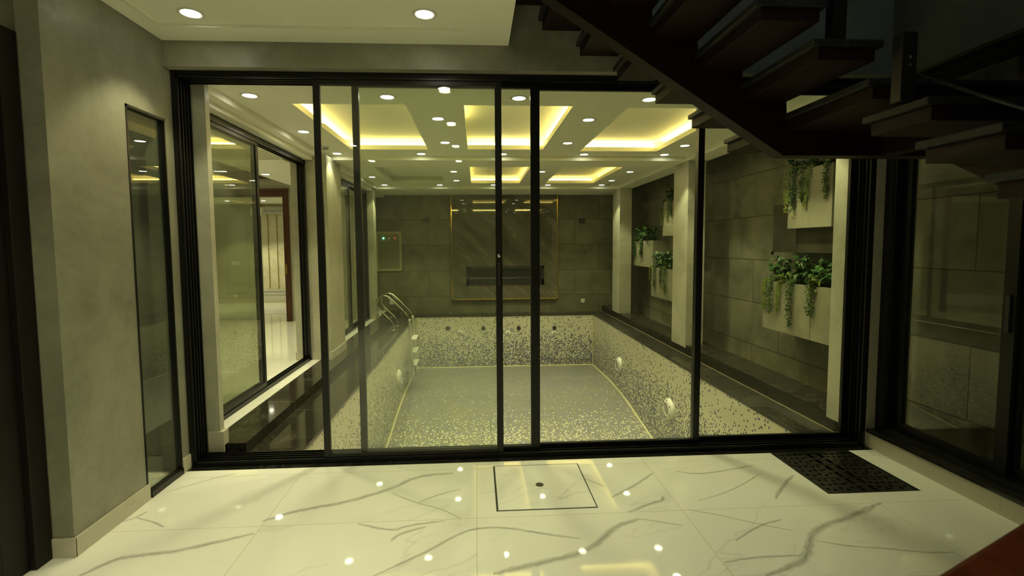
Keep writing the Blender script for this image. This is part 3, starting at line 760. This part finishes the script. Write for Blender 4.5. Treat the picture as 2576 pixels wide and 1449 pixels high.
# control cabinet
eb = thing('control_cabinet', 'olive electrical control cabinet with three indicator lamps on far wall', 'electrical cabinet', (-1.96, YB, 1.43))
obj('frame', B((-.285, -.235, -.03, 0, -.445, .445), (.235, .285, -.03, 0, -.445, .445), (-.235, .235, -.03, 0, .39, .445), (-.235, .235, -.03, 0, -.445, -.39)), simple('beige metal', (.40, .37, .19), .45, var=.05), eb)
dr = obj('cabinet_door', B((-.235, .235, -.018, 0, -.39, .39)), simple('cabinet door metal', (.21, .20, .12), .4, var=.1), eb)
obj('door_seam', B((-.20, .235, -.020, -.018, .205, .209)), M['black_satin'], dr)
for x, cl, st, nm in ((-.115, (.1, 1.0, .5), 9, 'green lamp lit'), (.015, (.5, .42, .06), .25, 'amber lamp, dim'), (.14, (.9, .10, .04), .5, 'red lamp, dim')):
    bm = bmesh.new(); lathe(bm, (x, -.018, .295), [(.016, 0), (.016, -.008), (.012, -.018), (0, -.021)], 'y', 16)
    o = obj('indicator_lamp', bm, emit('indicator ' + nm, cl, st), eb, smooth=True); o['label'] = nm
# ceiling sensors
for k, (x, y) in enumerate(((-1.80, 5.99), (2.606, 9.44))):
    t = thing('smoke_detector', 'round white smoke detector on pool ceiling, ' + ('left side near the window', 'right side near the far wall')[k], 'smoke detector', (x, y, ZM), group='ceiling detectors')
    bm = bmesh.new(); lathe(bm, (0, 0, 0), [(.052, 0), (.052, -.012), (.046, -.02)], 'z', 28); obj('base', bm, M['white_plastic'], t, smooth=True)
    bm = bmesh.new(); lathe(bm, (0, 0, 0), [(.046, -.02), (.042, -.034), (.02, -.042), (0, -.042)], 'z', 28); obj('cap', bm, M['grey_plastic'], t, smooth=True)

# ================================================================== PLANTERS AND PLANTS
def planter(y0, y1, z0, z1, label, x=3.2, seam=None, mat='planter'):
    t = thing('planter_box', label, 'planter', (3.55, (y0+y1)/2, z0), group='stone wall planters')
    cyy = (y0+y1)/2; a, b = y0-cyy, y1-cyy; X = x-3.55; H = z1-z0; th = .03
    q = [(X, X+th, a, b, 0, H), (X+th, 0, a, a+th, 0, H), (X+th, 0, b-th, b, 0, H), (X+th, 0, a+th, b-th, 0, th)]
    if seam: q = [(X, X+th, a, seam-cyy-.004, 0, H), (X, X+th, seam-cyy+.004, b, 0, H)] + q[1:]
    obj('shell', B(*q), M[mat], t)
    if seam: obj('seam', B((X+.006, X+th, seam-cyy-.004, seam-cyy+.004, 0, H)), M['pit'], t)
    obj('soil', B((X+th, 0, a+th, b-th, H-.09, H-.05)), M['pit'], t)
planter(4.20, 4.815, 1.70, 2.27, 'stone planter box high on right wall, nearest the doors')
planter(4.163, 5.196, .618, 1.14, 'long stone planter box low on right wall, near the doors', seam=4.429)
planter(7.40, 8.14, 1.69, 2.26, 'stone planter box high on right wall, behind the middle pillar')
planter(7.45, 8.65, .612, 1.135, 'stone planter box low on right wall, behind the middle pillar')
planter(8.69, 9.80, 1.12, 1.62, 'shaded stone planter box at mid height between far pillars', x=3.24)
t = thing('stone_block', 'dark stone block under the high planter nearest the doors', 'wall cladding', (3.55, 4.7, 1.455))
obj('cladding', B((-.25, 0, -.55, .51, 0, .515)), M['planter_dark'], t)
obj('seam', B((-.252, -.25, .10, .108, 0, .24)), M['pit'], t)

def leaf(bm, p, d, n, ln, wd, fold=.25):
    d = d.normalized(); n = (n - d*n.dot(d))
    if n.length < 1e-3: n = Vector((0, 0, 1)) - d*d.z
    n.normalize(); s = d.cross(n)
    a = bm.verts.new(p); t = bm.verts.new(p + d*ln - n*ln*.18)
    m1 = bm.verts.new(p + d*ln*.45 + n*ln*.03)
    l1 = bm.verts.new(p + d*ln*.40 + s*wd + n*wd*fold); r1 = bm.verts.new(p + d*ln*.40 - s*wd + n*wd*fold)
    bm.faces.new((a, l1, m1)); bm.faces.new((a, m1, r1)); bm.faces.new((l1, t, m1)); bm.faces.new((m1, t, r1))
def rvec(r_, up=.0):
    v = Vector((r_.uniform(-1, 1), r_.uniform(-1, 1), r_.uniform(-1, 1)+up))
    return v.normalized() if v.length > .01 else Vector((0, 0, 1))
def bush(y, z, x, w_, h_, n, label, mat='leaf_dark', ln=.075, seed=1):
    r_ = random.Random(seed); t = thing('leafy_plant', label, 'plant', (x, y, z), group='artificial plants in the wall planters')
    bm = bmesh.new(); bs = bmesh.new()
    stems = max(6, n//14)
    for s_ in range(stems):
        top = Vector((r_.uniform(-.09, .08), r_.uniform(-w_, w_), h_*r_.uniform(.45, 1)))
        base = Vector((r_.uniform(-.03, .05), r_.uniform(-w_, w_)*.5, -.06))
        mid = base.lerp(top, .5) + Vector((0, 0, h_*.08))
        tube(bs, [base, mid, top], .0025, 5, 1)
        for k in range(n//stems):
            f = r_.uniform(.2, 1.0); p = base.lerp(top, f) + rvec(r_)*.03
            dd = rvec(r_, .25); dd.x -= .25
            leaf(bm, p, dd, Vector((-.5, r_.uniform(-.3, .3), .9)), ln*r_.uniform(.7, 1.3), ln*r_.uniform(.28, .40))
    obj('foliage', bm, M[mat], t); obj('stems', bs, M['stem'], t)
def vine(y, z, x, length, label, mat='leaf_mid', seed=1, wd=.035, ln=.022, n=None, lean=0.0, fern=False):
    r_ = random.Random(seed); t = thing('trailing_vine', label, 'plant', (x, y, z), group='trailing vines hanging from the planters')
    bm = bmesh.new(); bs = bmesh.new()
    strands = 4
    n = n or int(length*(520 if fern else 850))
    for s_ in range(strands):
        off = r_.uniform(-wd, wd); L_ = length*r_.uniform(.72, 1.0)
        pts = [(.10, off*.4, .0), (.03, off*.7, .035), (-.015, off, .01), (-.022, off+lean*.3*L_, -L_*.33), (-.018, off*.9+lean*.7*L_, -L_*.7), (-.015, off*.5+lean*L_, -L_)]
        tube(bs, pts, .0016, 4, 1)
        P_ = [Vector(p) for p in pts]
        for k in range(n//strands):
            f = r_.random()*(len(P_)-1-.001); i = int(f); p = P_[i].lerp(P_[i+1], f-i)
            if fern: dd = Vector((-.25, r_.choice((-1, 1)), -.45+r_.uniform(-.2, .2))); l_ = ln*r_.uniform(.6, 1.15); w__ = l_*.15
            else: dd = rvec(r_); dd.x -= .4; l_ = ln*r_.uniform(.7, 1.3); w__ = l_*.36; p = p + Vector((r_.uniform(-.022, .004), r_.uniform(-.02, .02), r_.uniform(-.012, .012)))
            leaf(bm, p, dd, Vector((-1, 0, .3)), l_, w__)
    obj('foliage', bm, M[mat], t); obj('stems', bs, M['stem'], t)

XP = 3.2; BX = 3.30
pl = 'of the long low planter near the doors'
bush(5.02, 1.14, BX, .15, .30, 150, 'broad-leaved dark green plant at far end ' + pl, seed=3)
bush(4.66, 1.13, BX, .17, .26, 170, 'broad-leaved dark green plant in the middle ' + pl, seed=4)
bush(4.32, 1.13, BX, .14, .26, 150, 'broad-leaved dark green plant at near end ' + pl, seed=5)
bush(4.82, 1.13, BX-.05, .06, .13, 90, 'yellow-green narrow-leaved plant between dark plants, far half ' + pl, mat='leaf_lime', ln=.05, seed=6)
bush(4.40, 1.13, BX-.05, .06, .12, 90, 'yellow-green narrow-leaved plant between dark plants, near half ' + pl, mat='leaf_lime', ln=.05, seed=7)
vine(5.16, 1.14, XP, .34, 'lime fern frond hanging over far end ' + pl, 'leaf_lime', 11, .03, .045, fern=True)
vine(5.04, 1.14, XP, .36, 'grey-green vine hanging beside the fern ' + pl, 'leaf_mid', 12, .03)
vine(4.90, 1.14, XP, .34, 'lime fern frond hanging second from far end ' + pl, 'leaf_lime', 13, .02, .04, fern=True, lean=.06)
vine(4.72, 1.14, XP, .47, 'longest green vine hanging mid-front ' + pl, 'leaf_mid', 14, .035)
vine(4.41, 1.13, XP, .37, 'green vine hanging over the seam ' + pl, 'leaf_mid', 15, .035)
pu = 'of the high planter nearest the doors'
bush(4.74, 2.27, BX, .12, .16, 110, 'dark green plant at far end ' + pu, seed=21, ln=.07)
bush(4.48, 2.27, BX, .15, .18, 130, 'dark green plant in the middle ' + pu, seed=22, ln=.07)
bush(4.27, 2.27, BX, .12, .18, 110, 'dark green plant at near end ' + pu, seed=23, ln=.07)
vine(4.83, 2.28, XP, .43, 'yellowish fern frond at far end ' + pu, 'leaf_lime', 24, .03, .045, fern=True)
vine(4.72, 2.27, XP, .42, 'dark vine second from far end ' + pu, 'leaf_dark', 25, .03, .026)
vine(4.59, 2.27, XP, .38, 'dark vine third from far end ' + pu, 'leaf_mid', 26, .025)
vine(4.50, 2.27, XP, .43, 'lime fern frond crossing the middle ' + pu, 'leaf_lime', 27, .03, .04, fern=True, lean=.12)
vine(4.265, 2.27, XP, .35, 'green vine at near end ' + pu, 'leaf_mid', 28, .03)
pv = 'of the low planter behind the middle pillar'
bush(8.40, 1.14, BX, .22, .28, 150, 'dark green plant at far end ' + pv, seed=31, ln=.09)
bush(7.95, 1.14, BX, .24, .28, 150, 'dark green plant at near end ' + pv, seed=32, ln=.09)
bush(8.05, 1.14, BX-.05, .1, .14, 90, 'yellow-green narrow plant ' + pv, mat='leaf_lime', ln=.06, seed=33)
vine(8.68, 1.14, XP, .28, 'fern frond at far corner ' + pv, 'leaf_lime', 34, .03, .05, fern=True)
vine(8.45, 1.14, XP, .42, 'left hanging vine ' + pv, 'leaf_mid', 35, .05)
vine(8.18, 1.14, XP, .36, 'middle hanging vine ' + pv, 'leaf_mid', 36, .05)
vine(7.98, 1.14, XP, .50, 'right and longest hanging vine ' + pv, 'leaf_lime', 37, .06)
pw = 'of the high planter behind the middle pillar'
bush(7.85, 2.26, BX, .22, .20, 130, 'dark green plant on top ' + pw, seed=41, ln=.09)
vine(8.12, 2.27, XP, .46, 'dark vine at far end ' + pw, 'leaf_mid', 42, .05)
vine(7.95, 2.27, XP, .36, 'lime fern frond in the middle ' + pw, 'leaf_lime', 43, .06, .05, fern=True)
vine(7.76, 2.27, XP, .30, 'green vine close to the pillar ' + pw, 'leaf_mid', 44, .05)
px_ = 'of the shaded planter between far pillars'
bush(9.02, 1.62, BX, .22, .24, 140, 'dark bushy plant at near end ' + px_, seed=51, ln=.09)
bush(9.45, 1.62, BX, .25, .24, 140, 'dark bushy plant at far end ' + px_, seed=52, ln=.09)
vine(9.30, 1.63, XP+.04, .36, 'dark vine hanging at near side ' + px_, 'leaf_dark', 53, .07, .03)
vine(9.62, 1.63, XP+.04, .33, 'dark vine hanging at far side ' + px_, 'leaf_dark', 54, .07, .03)

# ================================================================== FLOOR FITTINGS
x0, x1, y0, y1 = MH
t = thing('service_hatch', 'square marble floor hatch with black sealant edges before the doors', 'floor hatch', ((x0+x1)/2, (y0+y1)/2, 0))
hx, hy = (x1-x0)/2, (y1-y0)/2
obj('frame_joint', B((-hx, hx, -hy, hy, -.10, -.006)), M['caulk'], t)
obj('cover_slab', B((-hx+.012, hx-.007, -hy+.014, hy-.006, -.006, 0)), M['marble_patch'], t, bevel=.0015)
bm = bmesh.new(); lathe(bm, (-.008, .006, 0), [(.026, .0005), (.026, .002), (.020, .003), (0, .003)], 'z', 28); obj('drain_cap', bm, M['rust'], t, smooth=True)

x0, x1, y0, y1 = GR
g = thing('floor_grating', 'black cast iron floor grating of six pierced plates beside the kerb', 'floor grate', ((x0+x1)/2, (y0+y1)/2, 0))
hx, hy = (x1-x0)/2, (y1-y0)/2
obj('pit', B((-hx, hx, -hy, hy, -.14, -.125)), M['pit'], g)
obj('frame', B((-hx, -hx+.012, -hy, hy, -.12, .0), (hx-.012, hx, -hy, hy, -.12, .0), (-hx+.012, hx-.012, -hy, -hy+.012, -.12, .0), (-hx+.012, hx-.012, hy-.012, hy, -.12, .0)), M['cast_iron'], g)
def pierced(w_, h_, seed):
    """plate with real openings: a fine grid of cells, teardrop and slot cells left open"""
    bm = bmesh.new(); nx, ny = 44, 30; open_ = set()
    mirror = seed % 2
    def inside(u, v):
        if mirror: u = 1-u
        if .82 < u < .93 and (.08 < v < .44 or .56 < v < .92): return True
        for cx in (.14, .34, .50, .68):
            pass
        for (cx, cyv, fl) in ((.12, .26, 1), (.25, .20, -1), (.42, .28, 1), (.56, .22, -1), (.70, .30, 1), (.14, .60, -1), (.30, .54, 1), (.45, .62, -1), (.60, .55, 1), (.72, .66, -1), (.20, .86, 1), (.36, .90, -1), (.52, .84, 1), (.66, .90, -1)):
            du, dv = (u-cx)*1.45, (v-cyv)
            k = .5+.5*max(-1, min(1, fl*dv/.075))
            if abs(dv) < .075 and abs(du) < .062*k+.012: return True
        return False
    vs_ = {}
    def V(i, j, z):
        if (i, j, z) not in vs_: vs_[(i, j, z)] = bm.verts.new((-w_/2+w_*i/nx, -h_/2+h_*j/ny, z))
        return vs_[(i, j, z)]
    for i in range(nx):
        for j in range(ny):
            if inside((i+.5)/nx, (j+.5)/ny): open_.add((i, j))
    zt, zb = 0.0, -.008
    for i in range(nx):
        for j in range(ny):
            if (i, j) in open_: continue
            bm.faces.new((V(i, j, zt), V(i+1, j, zt), V(i+1, j+1, zt), V(i, j+1, zt)))
            bm.faces.new((V(i, j, zb), V(i, j+1, zb), V(i+1, j+1, zb), V(i+1, j, zb)))
            for di, dj, e in ((-1, 0, ((i, j), (i, j+1))), (1, 0, ((i+1, j), (i+1, j+1))), (0, -1, ((i, j), (i+1, j))), (0, 1, ((i, j+1), (i+1, j+1)))):
                a_ = (i+di, j+dj)
                if a_ in open_ or not (0 <= a_[0] < nx and 0 <= a_[1] < ny):
                    bm.faces.new((V(*e[0], zt), V(*e[1], zt), V(*e[1], zb), V(*e[0], zb)))
    return bm
pw_, ph_ = (2*hx-.034)/2, (2*hy-.044)/3
for i in range(2):
    for j in range(3):
        o = obj('grate_plate', pierced(pw_, ph_, i), M['cast_iron'], g)
        o.location = (-hx+.012+pw_/2+.002+i*(pw_+.006), -hy+.012+ph_/2+.003+j*(ph_+.007), -.004)

# ================================================================== STAIRCASE
st = thing('staircase', 'dark red wooden open stair with stone-topped treads turning overhead right', 'staircase', (2.3, 2.7, 2.04))
OX, OY, OZ = 2.3, 2.7, 2.04
def SB(x0, x1, y0, y1, z0, z1): return (x0-OX, x1-OX, y0-OY, y1-OY, z0-OZ, z1-OZ)
RI, GO = .1635, .258
def tread(x0, x1, y0, y1, z, left=True):
    o = obj('tread', B(SB(x0, x1, y0, y1, z, z+.058)), M['wood'], st, bevel=.002)
    obj('stone_top', B(SB(x0-.028, x1+.03 if left else x1, y0-.012, y1, z+.058, z+.088)), M['slab'], o, bevel=.004)
    return o
# flight along the glass doors, rising to the left
for k in range(2, 9):
    x = 1.755-GO*(k-1); z = 2.183+RI*(k-1)
    tread(x, x+GO+.004, 2.085, 3.32 if z+.088 < 2.73 else 3.355, z)
tread(1.755, 2.955, 2.085, 3.32, 2.183, left=False)      # corner landing
for k in range(1, 7):                      # lower flight, dropping towards the camera
    y1 = 2.095-.27*(k-1)-.01; z = 2.183-RI*k
    o = obj('tread', B(SB(1.755, 2.955, y1-.285, y1, z, z+.058)), M['wood'], st, bevel=.002)
    obj('stone_top', B(SB(1.727, 2.955, y1-.297, y1+.02, z+.058, z+.088)), M['slab'], o, bevel=.004)
# stringer of the upper flight: stepped top, straight soffit
top = []; X0 = 1.755
z_at = lambda x: 2.045+.634*(1.735-x)
pts = [(2.955, 2.045), (1.735, 2.045), (1.755-GO*7, z_at(1.755-GO*7))]
for k in range(8, 1, -1):
    x = 1.755-GO*(k-1); z = 2.183+RI*(k-1)
    pts += [(x, z), (x+GO-.01, z)]
pts += [(1.755, 2.183), (2.955, 2.183)]
# clean outline: bottom right, bottom kink, bottom left, then steps down to the right
poly = [(p[0]-OX, p[1]-OZ) for p in pts]
bm = bmesh.new(); prism(bm, poly, 2.67-OY, 2.77-OY, 'y'); obj('stringer', bm, M['wood'], st)
pts = [(2.66, 2.045), (2.43, 2.045), (.55, 2.045-1.88*RI/.27)]
for k in range(6, 0, -1):
    y1 = 2.095-.27*(k-1)-.01; z = 2.183-RI*k
    pts += [(y1-.285+.02, z), (y1-.015, z)]
pts += [(2.10, 2.183), (2.66, 2.183)]
bm = bmesh.new(); prism(bm, [(p[0]-OY, p[1]-OZ) for p in pts], 2.30-OX, 2.40-OX, 'x'); obj('stringer', bm, M['wood'], st)
# railing posts and a thin lower rail
for (x, y, z0, z1) in ((1.57, 2.095, 2.436, 3.35), (1.70, 1.88, 2.115, 2.385)):
    p_ = obj('railing_post', B(SB(x, x+.062, y, y+.05, z0, z1)), M['black_metal'], st, bevel=.002)
    for dz in (.10, .13):
        bm = bmesh.new(); cyl(bm, (x+.03-OX, y-OY-.004, z1-dz-OZ), .006, .006, 'y', 8); obj('bolt', bm, M['steel'], p_)
bm = bmesh.new(); tube(bm, [(1.76-OX, 1.90-OY, 2.232-OZ), (1.76-OX, 1.10-OY, 2.232-.62*.8-OZ)], .006, 8, 0); obj('lower_rail', bm, M['black_satin'], st, smooth=True)

# handrail in the near right corner
hr = thing('handrail', 'red-brown wooden handrail crossing bottom right corner close to camera', 'handrail', (.744, .722, 1.0))
hr.rotation_euler = (0, 0, math.atan2(.145, .339))
obj('wood_rail', B((-.75, 1.1, -.17, 0, -.05, 0)), M['wood_rail'], hr, bevel=.012)
for px2 in (-.55, .95):
    obj('baluster', B((px2-.02, px2+.02, -.105, -.065, -1.0, -.05)), M['black_metal'], hr)

# ================================================================== NEXT ROOM (seen through the left windows)
struct('wall_left', B((-9.0, -4.9-.55, 9.65, 9.80, .088, 3.4), (-3.62, -2.36, 9.65, 9.80, .088, 3.4), (-5.45, -3.62, 9.65, 9.80, 2.66, 3.4)), M['plaster_soft'])
struct('wall_left', B((-9.1, -9.0, 3.5, 13.2, 0, 3.5)), M['side_wall'])
struct('wall_left', B((-9.0, -2.37, 3.62, 3.66, .088, 3.4)), M['side_wall'])
struct('wall_left', B((-9.0, -5.55, 12.95, 13.1, .088, 3.4)), M['side_wall'])
struct('wall_left', B((-5.55, -2.3, 12.95, 13.1, .088, 3.4)), M['wallpaper'])
struct('wall_left', B((-3.0, -2.37, 9.81, 12.95, .088, 3.0)), M['side_wall'])
struct('ceiling', B((-3.22, -2.37, 6.18, 9.65, 2.62, 2.9), (-3.22, -2.37, 3.65, 6.18, 2.74, 2.9), (-9.0, -3.22, 3.65, 6.18, 2.74, 2.9), (-9.0, -4.6, 6.18, 8.9, 2.74, 2.9)), M['paint'])
struct('ceiling', B((-9.0, -3.22, 6.18, 9.65, 3.3, 3.4)), M['paint'])
struct('ceiling', B((-9.0, -2.37, 9.80, 13.0, 2.66, 2.8)), M['paint'])
struct('trim_6', B((-9.0, -3.22, 9.55, 9.65, 2.86, 3.0)), M['wood_portal'])
# walnut portal
d = thing('door_7', None, None, (-4.5, 9.65, .088)); d['kind'] = 'structure'
obj('door_frame', B((-.98, -.87, -.05, .16, 0, 2.43), (.785, .885, -.05, .16, 0, 2.43), (-.98, .885, -.05, .16, 2.43, 2.56), (-1.0, .905, -.07, -.05, 2.53, 2.58)), M['wood_portal'], d, bevel=.004)
o = obj('door_edge', B((.78, .80, .0, .06, .02, 2.42)), M['wood_portal'], d)
bm = B((.80, .835, -.058, -.05, .93, 1.12)); obj('lock_plate', bm, M['gold'], d)
# far wall dressing: brass strips, dado
for k, x in enumerate((-5.40, -5.175)):
    o = obj('brass_strip', B((-.008, .008, -.014, 0, 0, 1.95)), M['gold']); o.location = (x, 12.95, .46)
    tag(o, 'thin vertical brass strip on beige wall of the farthest room, ' + ('left', 'right') [k] + ' one', 'wall trim', 'brass strips in the farthest room')
struct('trim_7', B((-5.55, -2.3, 12.90, 12.95, .20, .40), (-5.55, -2.3, 12.885, 12.95, .40, .425), (-5.55, -2.3, 12.89, 12.95, .30, .312)), M['dado'])
struct('baseboard_back', B((-9.0, -2.3, 12.90, 12.95, .088, .20)), M['marble_plain'])
struct('trim_8', B((-5.6, -2.3, 12.80, 12.95, 2.40, 2.44), (-5.6, -2.3, 12.86, 12.95, 2.44, 2.58)), M['dado'])
struct('trim_9', B((-5.72, -5.45, 12.70, 12.95, 2.36, 2.56)), M['paint'])
struct('trim_10', B((-6.45, -5.95, 12.935, 12.95, .36, .385), (-6.45, -5.95, 12.935, 12.95, 2.25, 2.275), (-6.47, -6.445, 12.935, 12.95, .36, 2.275), (-5.955, -5.93, 12.935, 12.95, .36, 2.275)), M['side_wall'])
d = thing('door_8', None, None, (-7.0, 12.95, .088)); d['kind'] = 'structure'
obj('door_frame', B((-.04, .25, -.03, 0, 0, 2.25)), M['wood_portal'], d)
for k, (x, w2) in enumerate(((-6.30, .11), (-6.19, .055))):
    t = thing('light_switch', 'white switch plate on the farthest wall behind left window, ' + ('wider left one', 'narrower right one')[k], 'switch', (x, 12.95, 1.133), group='switch plates on the farthest wall')
    obj('cover_plate', B((-w2/2, w2/2, -.010, 0, -.045, .045)), M['white_plastic'], t, bevel=.002)
    obj('rocker', B((-w2/2+.012, w2/2-.012, -.014, -.010, -.03, .03)), M['white_plastic'], t)
t = thing('power_socket', 'white socket plate low on the farthest wall behind left window', 'socket', (-6.29, 12.95, .27))
obj('cover_plate', B((-.042, .042, -.010, 0, -.042, .042)), M['white_plastic'], t, bevel=.002)
obj('pin_slot', B((-.012, .012, -.0115, -.010, -.012, .012)), M['black_plastic'], t)
for (x, y, z, lab) in ((-3.08, 7.38, 2.62, 'downlight in next room ceiling seen through the open left window'),
                       (-5.09, 12.0, 2.66, 'downlight in farthest room seen through the walnut portal'),
                       (-5.96, 12.05, 2.66, 'downlight in farthest room seen behind the left window glass'),
                       (-3.0, 5.0, 2.74, 'next room downlight closest to the left window'),
                       (-5.0, 5.2, 2.74, 'next room downlight deeper in, level with the left window'),
                       (-6.5, 7.4, 2.74, 'next room downlight beyond the raised ceiling part'),
                       (-7.5, 11.4, 2.66, 'farthest room downlight near its dark door')):
    downlight(x, y, z, lab, 'next room downlights', P_SIDE)
spx = thing('downlight', 'next room downlight high in the raised ceiling part', 'ceiling light', (-4.6, 7.9, 3.3), group='next room downlights')
for n_, me in (('trim_ring', RING), ('lens', LENS)):
    o = bpy.data.objects.new(n_, me); COL.objects.link(o); o.parent = spx
spot(spx, P_SIDE*1.3)

# a faint cool glow reaching down the stairwell from the floor above
al = bpy.data.lights.new('upstairs_light', 'AREA'); al.energy = 3.2; al.size = 1.2; al.color = (.40, .68, 1.0)
ao = bpy.data.objects.new('upstairs_light', al); COL.objects.link(ao); ao.location = (1.7, .8, 5.2)
